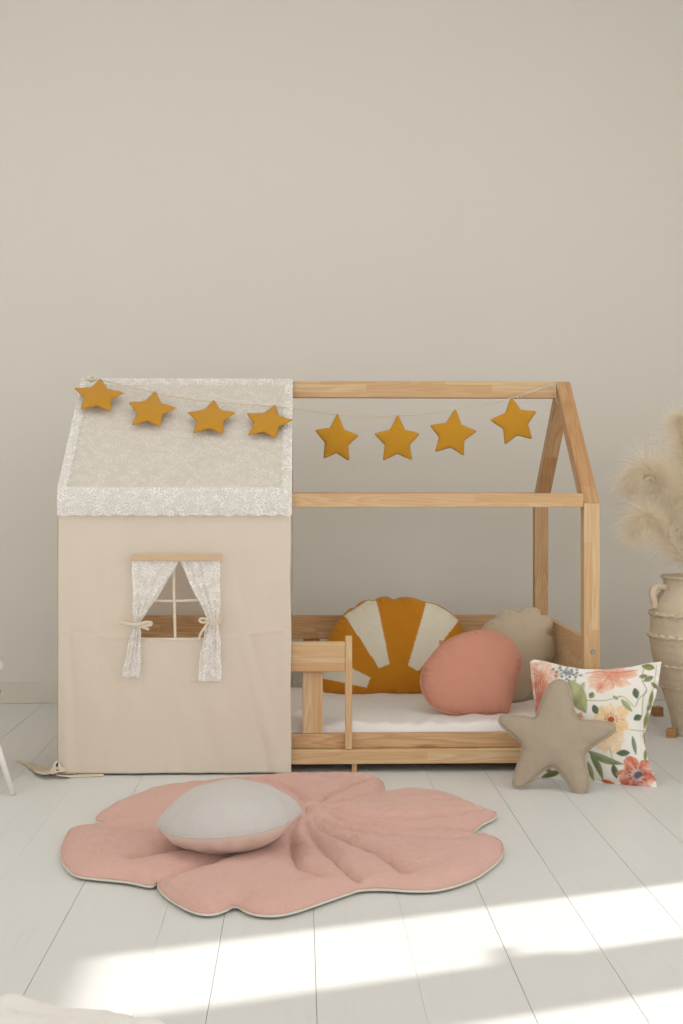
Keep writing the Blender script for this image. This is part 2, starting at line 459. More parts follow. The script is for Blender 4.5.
# ------------------------------------------------------------------ house bed
xl, xr, yf = at(57.2, 640, 4.154).x, at(600, 640, 4.154).x, 4.154
yb = yf+.92; ym = (yf+yb)/2; PS = .05
O = Vector(((xl+xr)/2, ym, 0))
bed = empty('house_bed', O)
tag(bed, 'pale pine house-shaped toddler bed frame with an open gable roof against the wall', 'bed')
def WB(name, lo, hi, mat='pine', **k): return wood_box(name, lo, hi, bed, mat, org=O, **k)
ZE = .83
for x0 in (xl, xr-PS):
    for y0 in (yf, yb-PS):
        p = WB('post', (x0, y0, 0), (x0+PS, y0+PS, ZE), 'pine' if y0 == yf else 'pine_dark', bev=.002)
        if x0 > 0 and y0 == yf:
            bm = bmesh.new(); bmesh.ops.create_cone(bm, cap_ends=True, segments=16, radius1=.0085, radius2=.0075, depth=.004)
            bmesh.ops.create_cone(bm, cap_ends=True, segments=6, radius1=.004, radius2=.004, depth=.006)
            bo = link('bolt', bm_me(bm, 'bolt'), M['metal'], p)
            q = at(593, 652, yf-.001)-O; bo.location = q; bo.rotation_euler = (PI/2, 0, 0)
# rafters
ZA = 1.243; vt = .064; sl = (ZA-ZE)/(ym-yf)
for x0 in (xl, xr-PS):
    for sgn in (1, -1):
        yo = yf if sgn > 0 else yb
        prof = [(yo, ZE), (ym, ZA), (ym, ZA-vt), (yo+sgn*vt/sl, ZE)]
        V = [Vector((x, y, z))-O for x in (x0+.0005, x0+PS-.0005) for y, z in prof]
        Fc = [(0, 1, 2, 3), (7, 6, 5, 4)]+[(i, i+4, (i+1) % 4+4, (i+1) % 4) for i in range(4)]
        bm = bmesh.new(); vs = [bm.verts.new(v) for v in V]
        for f in Fc: bm.faces.new([vs[i] for i in f])
        bmesh.ops.bevel(bm, geom=list(bm.edges), offset=.002, segments=2, affect='EDGES')
        me = bm_me(bm, 'rafter'); _seed[0] += 1; grain(me, (0, ym-yo, ZA-ZE), _seed[0]+3)
        link('rafter', me, M['pine_dark'], bed)
WB('ridge_beam', (xl+PS, ym-.02, 1.184), (xr-PS, ym+.02, 1.241))
for y0 in (yf+.002, yb-.042):
    WB('eave_beam', (xl+PS, y0, .817), (xr-PS, y0+.04, .860))
xi0, xi1 = xl+PS, xr-PS
WB('side_rail', (xi0, yf+.001, .026), (xi1, yf+.030, .071))
WB('upper_rail', (xi0, yf+.020, .0715), (xi1, yf+.045, .117), 'pine_dark')
WB('side_rail', (xi0, yb-.03, .026), (xi1, yb-.001, .117), 'pine_dark')
gx1 = at(345.2, 655, yf).x
WB('guard_upright', (gx1, yf-.001, .0715), (at(352.2, 655, yf).x, yf+.0195, .421))
WB('guard_rail', (xi0, yf, .311), (gx1, yf+.022, .403))
for p in (302.3, 248, 194, 141, 88):
    a = at(p, 700, yf+.03).x; WB('guard_slat', (a, yf+.0225, .1175), (a+.063, yf+.042, .37), 'pine' if p > 300 else 'pine_dark', bev=.002)
WB('back_rail', (xi0, yb-.050, .315), (xi1, yb-.028, .402), 'pine_dark')
for p in (303, 240, 180, 120, 370, 430, 490):
    a = at(p, 700, yb).x; WB('back_slat', (a, yb-.0275, .1175), (a+.063, yb-.008, .38), 'pine_dark', bev=.002)
for x0 in (xl+.006, xr-.028):
    WB('end_board', (x0, yf+PS, .155), (x0+.022, yb-PS-.001, .402), 'pine', axis=(0, 1, 0))
    WB('end_rail', (x0, yf+PS, .026), (x0+.022, yb-PS-.001, .125), 'pine_dark')
WB('slat_base', (xi0+.002, yf+.0455, .040), (xi1-.002, yb-.051, .056), 'pine_dark')
WB('centre_foot', (at(352, 768, yf).x, yf+.010, 0), (at(357, 768, yf).x, yf+.026, .0255), bev=.001)

# mattress with a fitted sheet
bm = bmesh.new()
mx0, mx1, my0, my1 = xi0+.006, xi1-.006, yf+.049, yb-.056
nx, ny = 130, 70
V = []; Fc = []
def mtop(x, y):
    e = min(x-mx0, mx1-x, y-my0, my1-y); f = min(e/.03, 1); f = math.sqrt(max(0, 1-(1-f)**2))
    w = noise.fractal(Vector((x*9, y*3.0, 1.7)), 1, 2, 3)*.009+.004*math.sin(x*60+6*noise.noise(Vector((x*3, y*4, 0))))*max(0, 1-(y-my0)/.35)
    return .085+.055*f+w*f
for j in range(ny+1):
    for i in range(nx+1):
        x = mx0+(mx1-mx0)*i/nx; y = my0+(my1-my0)*j/ny; V.append((x-O.x, y-O.y, mtop(x, y)-.0565))
for j in range(ny):
    for i in range(nx): a = j*(nx+1)+i; Fc.append((a, a+1, a+nx+2, a+nx+1))
ring = [i for i in range(nx+1)]+[j*(nx+1)+nx for j in range(1, ny+1)]+[ny*(nx+1)+i for i in range(nx-1, -1, -1)]+[j*(nx+1) for j in range(ny-1, 0, -1)]
k = len(V)
for i in ring: V.append((V[i][0], V[i][1], .0))
m_ = len(ring)
for i in range(m_): Fc.append((ring[i], k+i, k+(i+1) % m_, ring[(i+1) % m_]))
Fc.append(tuple(range(k, k+m_))[::-1])
mat_o = link('mattress', pydata('mattress', V, Fc), M['sheet'], None, (O.x, O.y, .0565), smooth=True)
tag(mat_o, 'thin mattress with a creased white sheet lying in the pine house bed', 'mattress')

# ------------------------------------------------------------------ canopy
cx0, cx1 = xl+.005, at(291, 640, yf-.008).x
CO = Vector(((cx0+cx1)/2, ym, 0))
can = empty('bed_canopy', CO)
tag(can, 'cream cotton canopy with lace roof and curtained play window hung over the bed', 'canopy')
YP = yf-.010
hx0, hx1 = at(138, 600, YP).x, at(209, 600, YP).x
hz0, hz1 = at(175, 637.5, YP).z, at(175, 561, YP).z
def snapgrid(a, b, n, keys):
    g = list(np.linspace(a, b, n))
    for kx in keys:
        i = min(range(len(g)), key=lambda i: abs(g[i]-kx)); g[i] = kx
    return g
def cloth_y(x, z):
    s = (x-cx0)/(cx1-cx0); fz = max(0, min(1, (.80-z)/.6))
    w = noise.noise(Vector((x*5, z*1.6, 3)))*.010+noise.noise(Vector((x*14, z*3.5, 8)))*.003
    w += .006*math.exp(-((s*1.0-.93+.35*(z-.05))**2)/.0012)*fz - .004*math.exp(-((s-.78+.5*z)**2)/.003)*fz
    w -= .0022*math.exp(-((z-.43+.01*math.sin(x*20))**2)/.00005)
    w -= .004*math.exp(-((s-.04)**2)/.0006)
    return YP-abs(w)*fz*1.7-.004*fz
def grid_panel(name, fn, us, vs, mat, hole=None, th=.0012, parent=can, org=CO):
    nu = len(us); V = [Vector(fn(u, v))-org for v in vs for u in us]; Fc = []
    for j in range(len(vs)-1):
        for i in range(nu-1):
            if hole and hole(.5*(us[i]+us[i+1]), .5*(vs[j]+vs[j+1])): continue
            a = j*nu+i; Fc.append((a, a+1, a+nu+1, a+nu))
    me = pydata(name, V, Fc)
    bm = bmesh.new(); bm.from_mesh(me); bmesh.ops.delete(bm, geom=[v for v in bm.verts if not v.link_faces], context='VERTS')
    bm.to_mesh(me); bm.free()
    o = link(name, me, mat, parent, smooth=True)
    if th:
        s = o.modifiers.new('solid', 'SOLIDIFY'); s.thickness = th; s.offset = 0
    return o
ZTOP = .868
us = snapgrid(cx0, cx1, 120, (hx0, hx1)); vs = snapgrid(.006, ZTOP-.006, 140, (hz0, hz1))
def front(x, z):
    s = (x-cx0)/(cx1-cx0)
    zz = z-(.010*max(0, (s-.94)/.06)**2)*(max(0, 1-z/.1)) + (.004*(1-s))*max(0, 1-z/.1)*0
    return (x+.003*(s > .5)*noise.noise(Vector((1, z*6, 2))), cloth_y(x, z), max(.002, zz+.006*(1-z/ZTOP)*(.5+.5*math.sin(s*5))*0))
grid_panel('front_panel', front, us, vs, M['cotton'], hole=lambda u, v: hx0 < u < hx1 and hz0 < v < hz1)
def back(x, z): return (x, yb+.008+.008*noise.noise(Vector((x*5, z*2, 30))), z)
grid_panel('back_panel', back, list(np.linspace(cx0, cx1, 30)), list(np.linspace(.01, ZTOP-.006, 30)), M['cotton'])
def roof(off):
    pr = [(yf-.008-off, ZTOP-.008), (yf-.004-off, ZTOP+off), (ym-.012, ZA+.003+off), (ym+.012, ZA+.003+off), (yb+.006, ZTOP+off), (yb+.008, ZTOP-.010)]
    P = [Vector((0, a, b)) for a, b in pr]
    return resample(P, .02, False)
rp = roof(.0)
def roof_fn(prof, cxs=1):
    def fn(u, v):
        i = min(int(v), len(prof)-2); t = v-i; p = prof[i]*(1-t)+prof[i+1]*t
        sag = -.006*math.sin(PI*min(1, v/(len(prof)-1)*2 % 1))*math.sin(PI*(u-cx0)/(cx1-cx0))
        return (u, p[1], p[2]+sag*.5)
    return fn
grid_panel('roof_panel', roof_fn(rp), list(np.linspace(cx0, cx1, 50)), list(range(len(rp))), M['cotton'])
# lace laid over the roof, hanging a little way down the front
lp = [(yf-.019, .812), (yf-.017, .85), (yf-.012, ZTOP+.006), (ym-.014, ZA+.003), (ym+.014, ZA+.005), (yb+.010, ZTOP+.006), (yb+.014, .80)]
lp = resample([Vector((0, a, b)) for a, b in lp], .02, False)
grid_panel('lace_overlay', roof_fn(lp), list(np.linspace(cx0-.001, cx1+.002, 60)), list(range(len(lp))), M['lace_roof'], th=0)
def lace_border(x, v):
    sc = .006*abs(math.sin((x-cx0)*PI/.045))+.003*noise.noise(Vector((x*40, 0, 0)))
    pts = [(yf-.0215-.0, .797-sc), (yf-.022, .815), (yf-.019, .85), (yf-.014, ZTOP+.010), (yf+.004, ZTOP+.026)]
    i = min(int(v), 3); t = v-i; a, b = pts[i], pts[i+1]
    return (x, a[0]*(1-t)+b[0]*t+.0015*math.sin(x*90), a[1]*(1-t)+b[1]*t)
grid_panel('lace_border', lace_border, list(np.linspace(cx0-.002, cx1+.003, 160)), [0, .5, 1, 1.5, 2, 2.5, 3], M['lace_border'], th=0)
# lace strips down both roof edges and along the ridge
def edge_strip(xa, xb):
    def fn(u, v):
        i = min(int(v), len(lp)-2); t = v-i; p = lp[i]*(1-t)+lp[i+1]*t
        return (xa+(xb-xa)*u+.003*math.sin(v*3)*(u > .5), p[1]-.002, p[2]+.003)
    return fn
nl = len(lp)
for xa, xb in ((cx1+.003, cx1-.028), (cx0-.002, cx0+.028)):
    grid_panel('lace_edging', edge_strip(xa, xb), [0, .5, 1], list(np.arange(1.5, nl/2-1, .5)), M['lace_border'], th=0)
def ridge_lace(x, v): return (x, ym-.016-.035*v*.74, ZA+.005-.035*v*.67)
grid_panel('lace_edging', ridge_lace, list(np.linspace(cx0, cx1, 60)), [0, .5, 1], M['lace_border'], th=0)

# window dressing
YC = YP-.012
def panel_box(name, px0, py0, px1, py1, Y, th, mat, parent=can, org=CO, wave=0):
    a, b = at(px0, py0, Y), at(px1, py1, Y); bm = bmesh.new()
    box_bm(bm, (a.x-org.x, Y-org.y, b.z), (b.x-org.x, Y+th-org.y, a.z), .0008); return link(name, bm_me(bm, name), mat, parent)
panel_box('curtain_header', 130.6, 554.3, 221.8, 560.6, YC-.017, .005, M['header'])
def ribbon(name, pxs, Y, w, mat, parent, org, th=.0012, ys=None):
    P = [at(p[0], p[1], Y if ys is None else ys[i]) for i, p in enumerate(pxs)]; P = catmull(P, 6)
    V = []; Fc = []
    for i, p in enumerate(P):
        t = P[min(i+1, len(P)-1)]-P[max(i-1, 0)]; t.y = 0; t.normalize(); nn = Vector((-t.z, 0, t.x))*w/2
        for s in (-1, 1):
            for yy in (-th, th): V.append(p+nn*s+Vector((0, yy, 0))-org)
    for i in range(len(P)-1):
        a, b = 4*i, 4*i+4
        for q, r in ((0, 1), (1, 3), (3, 2), (2, 0)): Fc.append((a+q, a+r, b+r, b+q))
    Fc += [(0, 2, 3, 1), (4*len(P)-4, 4*len(P)-3, 4*len(P)-1, 4*len(P)-2)]
    bm = bmesh.new(); bm.from_mesh(pydata(name, V, Fc))
    return link(name, bm_me(bm, name), mat, parent, smooth=False)
ribbon('muntin', [(173.3, 559), (173.8, 580), (174.2, 600), (174.8, 620), (175.2, 639)], YP-.001, .0080, M['tape'], can, CO)
ribbon('muntin', [(136, 600.4), (155, 600.6), (175, 600.8), (195, 600.2), (210, 599.8)], YP+.002, .0070, M['tape'], can, CO)
ribbon('window_hem', [(137, 637.8), (160, 639.2), (190, 640.2), (210, 638.6)], YP-.006, .0050, M['tape'], can, CO)
def curtain(rows, nf, seed):
    # rows: (py, left px, right px)
    rows = [Vector(r) for r in rows]; R = catmull(rows, 8); nU = 48
    V = []; Fc = []
    ztie = .5
    for j, r in enumerate(R):
        wpx = r.z-r.y
        for i in range(nU+1):
            s = i/nU
            amp = .0032*min(1.0, 18.0/max(wpx, 6))+.001
            ph = 2*PI*nf*s+.6*noise.noise(Vector((s*3, j*.05, seed)))*3
            y = YC-.004-amp*(1+math.cos(ph))-(.004 if wpx < 12 else 0)
            edge = .35*math.sin(j*.35+seed)*(s in (0, 1))
            sc = 1.0*abs(math.sin(s*PI*5)) if j == len(R)-1 else 0
            p = at(r.y+wpx*s+edge, r.x+sc, y); V.append(p-CO)
    for j in range(len(R)-1):
        for i in range(nU): a = j*(nU+1)+i; Fc.append((a, a+1, a+nU+2, a+nU+1))
    return link('curtain', pydata('curtain', V, Fc), M['lace_curtain'], can, smooth=True)
cl = curtain([(559, 132.0, 179.5), (570, 132.2, 174), (585, 132.6, 165), (600, 132.8, 155.5), (613, 133, 146.5), (621, 133.0, 141.0), (625, 132.6, 140.2),
              (632, 131, 140.6), (645, 128, 141), (660, 125, 141), (670, 123, 140.6), (676.5, 121.8, 139.5)], 3.5, 1)
cr = curtain([(559, 179.2, 220.2), (570, 184, 220.3), (585, 190.5, 220.4), (600, 198, 220.4), (612, 204.5, 220), (619, 207, 219), (624, 206.8, 218.8),
              (632, 204.5, 219.6), (645, 202, 220.6), (660, 199.8, 221.2), (672, 198.4, 221.6), (680.5, 197.6, 221.6)], 3.5, 5)
YT = YC-.020
ribbon('curtain_tie', [(118.5, 619.5), (124, 622.5), (131, 624.2), (138, 624), (145, 622.2), (151, 622.5), (150, 625), (142, 626)], YT, .0085, M['tape'], cl, CO)
ribbon('curtain_tie', [(119.5, 624.2), (126, 624.4), (134, 624.6), (142, 627.2), (149, 629.6)], YT+.003, .0065, M['tape'], cl, CO)
ribbon('curtain_tie', [(223.5, 617.8), (216, 620.8), (208, 622), (202, 622.4), (199.5, 620), (203, 618.2), (209, 621)], YT, .0065, M['tape'], cr, CO)
ribbon('curtain_tie', [(209, 622), (205, 627), (201, 633), (199, 638.5)], YT+.002, .0065, M['tape'], cr, CO)
ribbon('curtain_tie', [(209, 623.5), (215, 624), (221, 622)], YT+.002, .008, M['tape'], cr, CO)
# ties at the bottom corner of the cloth
def strip_world(name, pts, w, up, mat, parent, org, th=.0015):
    P = catmull(pts, 6); V = []; Fc = []; up = Vector(up)
    for i, p in enumerate(P):
        t = (P[min(i+1, len(P)-1)]-P[max(i-1, 0)]).normalized(); nn = t.cross(up).normalized(); ww = w[min(i*len(w)//len(P), len(w)-1)]/2
        q = nn.cross(t).normalized()
        for s in (-1, 1):
            for yy in (-th, th): V.append(p+nn*s*ww+q*yy-org)
    for i in range(len(P)-1):
        a, b = 4*i, 4*i+4
        for q, r in ((0, 1), (1, 3), (3, 2), (2, 0)): Fc.append((a+q, a+r, b+r, b+q))
    Fc += [(0, 2, 3, 1), (4*len(P)-4, 4*len(P)-3, 4*len(P)-1, 4*len(P)-2)]
    bm = bmesh.new(); bm.from_mesh(pydata(name, V, Fc))
    return link(name, bm_me(bm, name), mat, parent)
g = lambda x, y, z=.003: floor_pt(x, y, z)
strip_world('tie_ribbon', [g(60, 775.5, .012), g(70, 776.3), g(85, 775.5), g(104, 775)], [.03, .028, .025], (0, 0, 1), M['tape'], can, CO)
strip_world('tie_ribbon', [g(58, 772, .02), g(48, 772, .012), g(38, 768, .006), g(28, 763.5), g(17, 760.5, .004)], [.07, .06, .045, .03, .015], (0, 0, 1), M['tape'], can, CO)
ribbon('tie_bow', [(51, 773.5), (54, 769), (57, 763), (60, 768), (65, 770)], yf-.03, .014, M['tape'], can, CO)

# ------------------------------------------------------------------ star garland
stars = [
 [(100.5, 379), (123.2, 392.7), (110.3, 411), (81.5, 408.8), (74.9, 388.3)],
 [(155.4, 391.4), (175.6, 407.8), (159.8, 426), (132.5, 424.8), (129.3, 402.7)],
 [(213.9, 400.2), (235.3, 412.6), (222.6, 433.1), (193.8, 432.7), (188.2, 412.6)],
 [(275.1, 405.2), (292.1, 420.2), (275.5, 437.6), (248.4, 434.8), (247.2, 413.6)],
 [(337.6, 414), (357.9, 435.6), (348.9, 460.2), (323.9, 458), (315.5, 430.5)],
 [(397.8, 415.3), (419.2, 434), (411.7, 459.6), (383.4, 460.1), (375, 434)],
 [(455.4, 409.5), (476, 431.2), (463.5, 455.1), (435.6, 451.5), (430.6, 425.6)],
 [(511.3, 397.3), (535.8, 411.7), (531.6, 438.4), (505.2, 444), (490.7, 420)]]
GO = Vector((.1, ym-.05, 1.15))
gar = empty('star_garland', GO)
tag(gar, 'garland of eight mustard felt stars strung along the roof ridge', 'garland')
ns = Vector((0, -(ZA-ZE), (ym-yf))).normalized()*1.0
ns = Vector((0, -sl, 1)).normalized()
Proof = Vector((0, yf, ZTOP+.012))+ns*.011
def yfree(px): return ym-.10+.07*max(0, (px-300)/256)
for i, st in enumerate(stars):
    c = np.mean(st, axis=0)
    out = []
    for k in range(5):
        a, b = np.array(st[k]), np.array(st[(k+1) % 5]); mid = (a+b)/2
        out.append(tuple(a*1.06-c*.06)); out.append(tuple(c+(mid-c)*.70))
    # round the tips a touch
    o2 = []
    for k in range(10):
        p, q, r = np.array(out[k-1]), np.array(out[k]), np.array(out[(k+1) % 10])
        if k % 2 == 0: o2 += [tuple(q+(p-q)*.09), tuple(q+(r-q)*.09)]
        else: o2.append(tuple(q))
    if i < 4:
        nrm = ns.copy(); P = on_plane(c[0], c[1], Proof, ns)
    else:
        nrm = Vector((random.uniform(-.12, .12), -1, random.uniform(-.08, .08))); P = at(c[0], c[1], yfree(c[0]))
    o = cushion('star', o2, P, nrm, .009, .007, M['mustard'], sp=.0042, power=.42, wr=.001, edge_wr=.0006, smooth_outline=False, seed=i+2)
    mw = o.matrix_basis.copy(); o.parent = gar; o.matrix_basis = Matrix.Translation(-GO) @ mw
sp_ = []
for px, py in [(92, 379), (100.5, 380), (128, 385.5), (155.4, 391.8), (184, 397.5), (213.9, 400.5), (245, 403.5), (275.1, 405.8)]:
    sp_.append(on_plane(px, py, Proof, ns)-ns*.004 if py > 384 else at(px, py, ym-.035))
for px, py in [(305, 409.8), (337.6, 414.6), (367, 416.2), (397.8, 415.8), (427, 413.5), (455.4, 410), (484, 404.5), (511.3, 398), (524, 394), (537, 390)]:
    sp_.append(at(px, py, yfree(px)))
sp_ += [at(548, 386.5, ym-.028), at(555.5, 383, ym-.029)]
link('string', tube_mesh('string', [p-GO for p in catmull(sp_, 5)], .0019, 6), M['string'], gar, smooth=True)
tw = [];
for k in range(60):
    t = k/59; px = 517+(553-517)*t; py = 397.5+(385-397.5)*t
    tw.append(at(px+1.0*math.cos(k*1.3), py+1.5*math.sin(k*1.3), ym-.034)+Vector((0, .003*math.cos(k*1.3), 0))-GO)
link('knotted_cord', tube_mesh('knotted_cord', tw, .0016, 6), M['tape'], gar, smooth=True)
for a, b in ((555, 557.2), (558, 559)):
    link('string_end', tube_mesh('string_end', [at(a, 381, ym-.026)-GO, at(a, 392, ym-.03)-GO, at(b, 404, ym-.05)-GO], .0011, 5), M['tape'], gar)
kn = [at(92+4*math.cos(k*.9)*(k/24), 378+2.2*math.sin(k*.9), ym-.03)+Vector((0, .006*math.sin(k), 0))-GO for k in range(26)]
link('knot', tube_mesh('knot', kn, .0035, 6), M['tape'], gar, smooth=True)
link('string_end', tube_mesh('string_end', [p-GO for p in catmull([at(90, 378, ym-.03), at(83, 380, ym-.03), at(80.5, 386, ym-.04), at(81, 392, ym-.06)], 5)], .0015, 5), M['string'], gar)

# ------------------------------------------------------------------ cushions on the bed
ZM = .146
def crop(l, ox, oy, s): return [(ox+a/s, oy+b/s) for a, b in l]
sun_out = [(323, 690), (321.5, 672), (323.5, 655), (328, 640), (334, 627.5), (343.4, 615.5), (350.4, 609), (354, 608.5), (361, 602.5), (369, 600.3), (374, 601),
           (379, 598), (387, 597.2), (394, 600), (400, 598), (411, 598), (424, 602), (437, 605), (448.8, 612), (457, 619), (462.5, 630), (467, 645), (470, 665),
           (468, 685), (462, 693), (440, 694.5), (395, 695), (350, 695.5), (330, 694)]
rays = [[(344, 616), (375, 596), (388.4, 665.4), (378, 669.6)],
        [(426.6, 600), (460, 619), (417.2, 672.4), (406.7, 666.8)],
        [(369.9, 678.5), (366.4, 688.4), (324, 679.2), (310, 676), (310, 650), (330, 660), (351.7, 669.5)],
        [(424, 679), (428, 689), (480, 676), (480, 655)]]
mustard_l, cream_l = lin((198, 128, 24))[:3], lin((226, 217, 196))[:3]
def paint_sun(pix):
    c = np.tile(np.array(mustard_l), (len(pix), 1))
    for r in rays: c[inside(pix, r)] = cream_l
    return c
nb = lambda tilt, yaw=0: Vector((math.sin(yaw)*math.cos(tilt), -math.cos(yaw)*math.cos(tilt), math.sin(tilt)))
s = cushion('sun_cushion', sun_out, (at(395, 694, 4.845).x, 4.845, ZM+.014), nb(.22), .062, .05, M['paint_sun'], sp=.0034, power=.52,
            paint=paint_sun, piping=M['mustard'], piper=.0026, wr=.004, edge_wr=.0026, freq=70, seed=3)
tag(s, 'half-round mustard cushion with cream sunray stripes leaning on the back rail', 'cushion')
beige_out = [(483, 629), (489, 622), (495, 619), (500, 612), (507, 609.5), (515, 610), (518, 612.3), (523, 608.5), (532, 607.5), (539, 610.5), (541, 616),
             (547, 616), (551, 619), (551.5, 627), (548.5, 634), (552, 638), (553.3, 646), (552.5, 656), (547, 663), (547.5, 673), (541, 685), (533, 693.7),
             (524, 701), (511, 703), (496, 700), (484, 690), (477, 670), (478, 645)]
s = cushion('scalloped_cushion', beige_out, (at(515, 703, 4.66).x, 4.66, ZM+.012), nb(.30, -.12), .05, .05, M['beige'], sp=.0050, per=5,
            piping=M['beige'], piper=.0036, wr=.004, edge_wr=.002, freq=60, seed=6)
tag(s, 'taupe linen cushion with a scalloped edge in the bed corner behind the pink one', 'cushion')
pink_out = [(441, 645.5), (450, 639.5), (460, 635), (477, 630.7), (495, 631.5), (509.6, 639.5), (518, 651), (520.7, 663), (517, 679), (512, 698), (508.5, 711),
            (505, 713.8), (489, 713.6), (465.6, 715), (442, 711), (427.6, 701), (421, 685), (423, 670), (431, 656.5)]
s = cushion('teardrop_cushion', pink_out, (at(470, 715, 4.395).x, 4.395, ZM+.010), nb(.36, .05), .058, .046, M['pink'], sp=.0050,
            piping=M['pink'], piper=.0036, wr=.004, edge_wr=.004, freq=80, seed=9)
tag(s, 'rounded dusty pink teardrop cushion on the white mattress in front of the sunray one', 'cushion')
mwp = s.matrix_basis.copy()
lp_ = [mwp.inverted() @ at(443+a, 642+b, 4.50) for a, b in ((4, 4), (1, 1), (-3, -1), (-2, 3), (2, 5))]
link('hanging_loop', tube_mesh('hanging_loop', catmull(lp_, 4), .003, 6), M['pink'], s, smooth=True)

# ------------------------------------------------------------------ floral cushion and star cushion on the floor
S3 = 3.54
fl_c = [(141, 76), (155, 68), (200, 76), (260, 92), (330, 103), (420, 104), (500, 95), (560, 81), (607, 76), (600, 130), (587, 200), (562, 270), (548, 330),
        (550, 380), (565, 440), (585, 490), (599, 540), (560, 540), (500, 530), (430, 515), (350, 506), (280, 500), (215, 494), (172, 490), (163, 430), (156, 350), (160, 265), (153, 190), (145, 130)]
fl_out = crop(fl_c, 490, 640, S3)
C = lambda *a: np.array(lin(a)[:3])
def paint_flowers(pix):
    X = (pix[:, 0]-490)*S3; Y = (pix[:, 1]-640)*S3; n = len(X)
    col = np.tile(C(240, 234, 225), (n, 1))
    wn = np.array([noise.fractal(Vector((x*.03, y*.03, 0)), 1, 2, 3) for x, y in zip(X, Y)])
    wn2 = np.array([noise.noise(Vector((x*.012, y*.012, 9))) for x, y in zip(X, Y)])
    def put(mask, c, a=1.0):
        a = np.clip(mask*a, 0, 1)[:, None]; col[:] = col*(1-a)+np.array(c)*a
    soft = lambda d, w=4: np.clip(.5-d/w, 0, 1)
    def flower(cx, cy, R, np_, c_in, c_out, rot=0, sq=1.0, a=1.0, tilt=0, cen=None, cr=.14, veins=True):
        dx, dy = X-cx, (Y-cy); ct, st_ = math.cos(tilt), math.sin(tilt); u = dx*ct+dy*st_; v = (-dx*st_+dy*ct)/sq
        r = np.hypot(u, v); th = np.arctan2(v, u)+rot
        lobe = R*(.62+.38*np.abs(np.cos(th*np_/2+.4*wn))**.6)*(1+.22*wn)
        m = soft(r-lobe, 5); f = np.clip(r/lobe, 0, 1)[:, None]
        cc = np.array(c_in)*(1-f)+np.array(c_out)*f
        if veins:
            vv = (.5+.5*np.cos(th*np_*5+wn*3))*.35; cc = cc*(1-vv[:, None]*.35)
            gap = np.exp(-(np.cos(th*np_/2)/.16)**2)*(f[:, 0] > .15); cc = cc*(1-.22*gap[:, None])
        wc = np.clip(.80+.45*wn+.25*wn2-.15*np.cos(th*np_*2+wn*5), .25, 1); mm = (m*a*wc)[:, None]; col[:] = col*(1-mm)+cc*mm
        if cen is not None:
            m2 = soft(r-R*cr*(1+.5*wn), 6); put(m2, cen, .95)
            put((np.abs(r-R*(cr+.16)) < R*.05)*(np.cos(th*13) > .3), cen, .7)
    def leaf(x0, y0, x1, y1, w, c, a=1.0, bend=0.0):
        dx, dy = x1-x0, y1-y0; L = math.hypot(dx, dy); t = ((X-x0)*dx+(Y-y0)*dy)/L/L
        s_ = (-(X-x0)*dy+(Y-y0)*dx)/L+bend*np.sin(np.clip(t, 0, 1)*PI)
        ww = w*np.sin(np.clip(t, 0, 1)*PI)**.8*(1-.25*t)
        m = soft(np.abs(s_)-ww, 3)*(t > 0)*(t < 1)
        shade = (1-.18*(s_ > 0)+.15*wn)[:, None]; k = (m*a)[:, None]
        col[:] = col*(1-k)+np.array(c)*shade*k
        put((np.abs(s_) < .9)*(t > 0)*(t < 1), np.array(c)*.6, .5)
    def stem(pts, w, c):
        P = np.array([tuple(p) for p in catmull([Vector((a, b, 0)) for a, b in pts], 10)])[:, :2]
        A = np.c_[X, Y]; box = (X > P[:, 0].min()-6) & (X < P[:, 0].max()+6) & (Y > P[:, 1].min()-6) & (Y < P[:, 1].max()+6)
        P = resample(P, 1.2, False); d = np.full(n, 99.)
        if box.any(): d[box] = nearest(A[box], P)[0]
        put(soft(d-w, 2.5), c, .9)
    olive, sage, dk, coral, peach, blue = C(148, 148, 92), C(138, 152, 118), C(96, 112, 92), C(222, 118, 82), C(240, 186, 150), C(110, 120, 132)
    g2, orange, red = C(176, 178, 134), C(238, 188, 134), C(204, 104, 74)
    # wash behind
    for cx_, cy_, r_, c_ in ((230, 130, 60, C(225, 226, 220)), (480, 240, 60, C(232, 228, 205)), (400, 440, 50, C(226, 224, 200))):
        put(np.exp(-((X-cx_)**2+(Y-cy_)**2)/r_**2), c_, .6)
    flower(186, 128, 68, 5, C(222, 140, 108), C(240, 196, 170), .4, .85, 1, .3)
    flower(172, 205, 46, 5, C(222, 140, 110), C(236, 176, 148), .9, 1.4, .9, .1)
    for q in range(7):
        stem([(158+q*9, 120+q*6), (162+q*6, 175), (164+q*3, 255-q*4)], 1.7, C(196, 96, 66))
    flower(430, 132, 92, 6, C(228, 140, 106), C(246, 206, 182), .2, .52, 1, -.05)
    flower(400, 165, 44, 5, C(226, 134, 98), C(244, 196, 168), 1.0, .6, .85, .2)
    stem([(340, 118), (390, 112), (450, 116), (520, 108)], 1.6, C(214, 112, 82)); stem([(430, 118), (410, 150), (385, 185)], 1.4, C(214, 112, 82))
    for k in range(26):
        a_ = k*2.4; rr = 6+2.1*k; x_ = 278+rr*math.cos(a_)*.95; y_ = 118+rr*math.sin(a_)*.5+.10*(x_-278)
        put(soft(np.hypot(X-x_, (Y-y_)*1.1)-5.5, 3), blue if k % 3 else C(150, 158, 166), .85)
    stem([(240, 100), (280, 120), (325, 128)], 1.4, dk)
    leaf(282, 142, 350, 262, 36, C(172, 174, 128)); leaf(285, 250, 340, 150, 26, C(158, 162, 116), .6)
    put(np.exp(-((X-305)**2+(Y-185)**2)/22**2), C(196, 198, 152), .7)
    stem([(350, 216), (390, 218), (430, 214), (470, 200)], 1.4, olive); stem([(450, 208), (480, 205), (515, 240)], 1.3, olive)
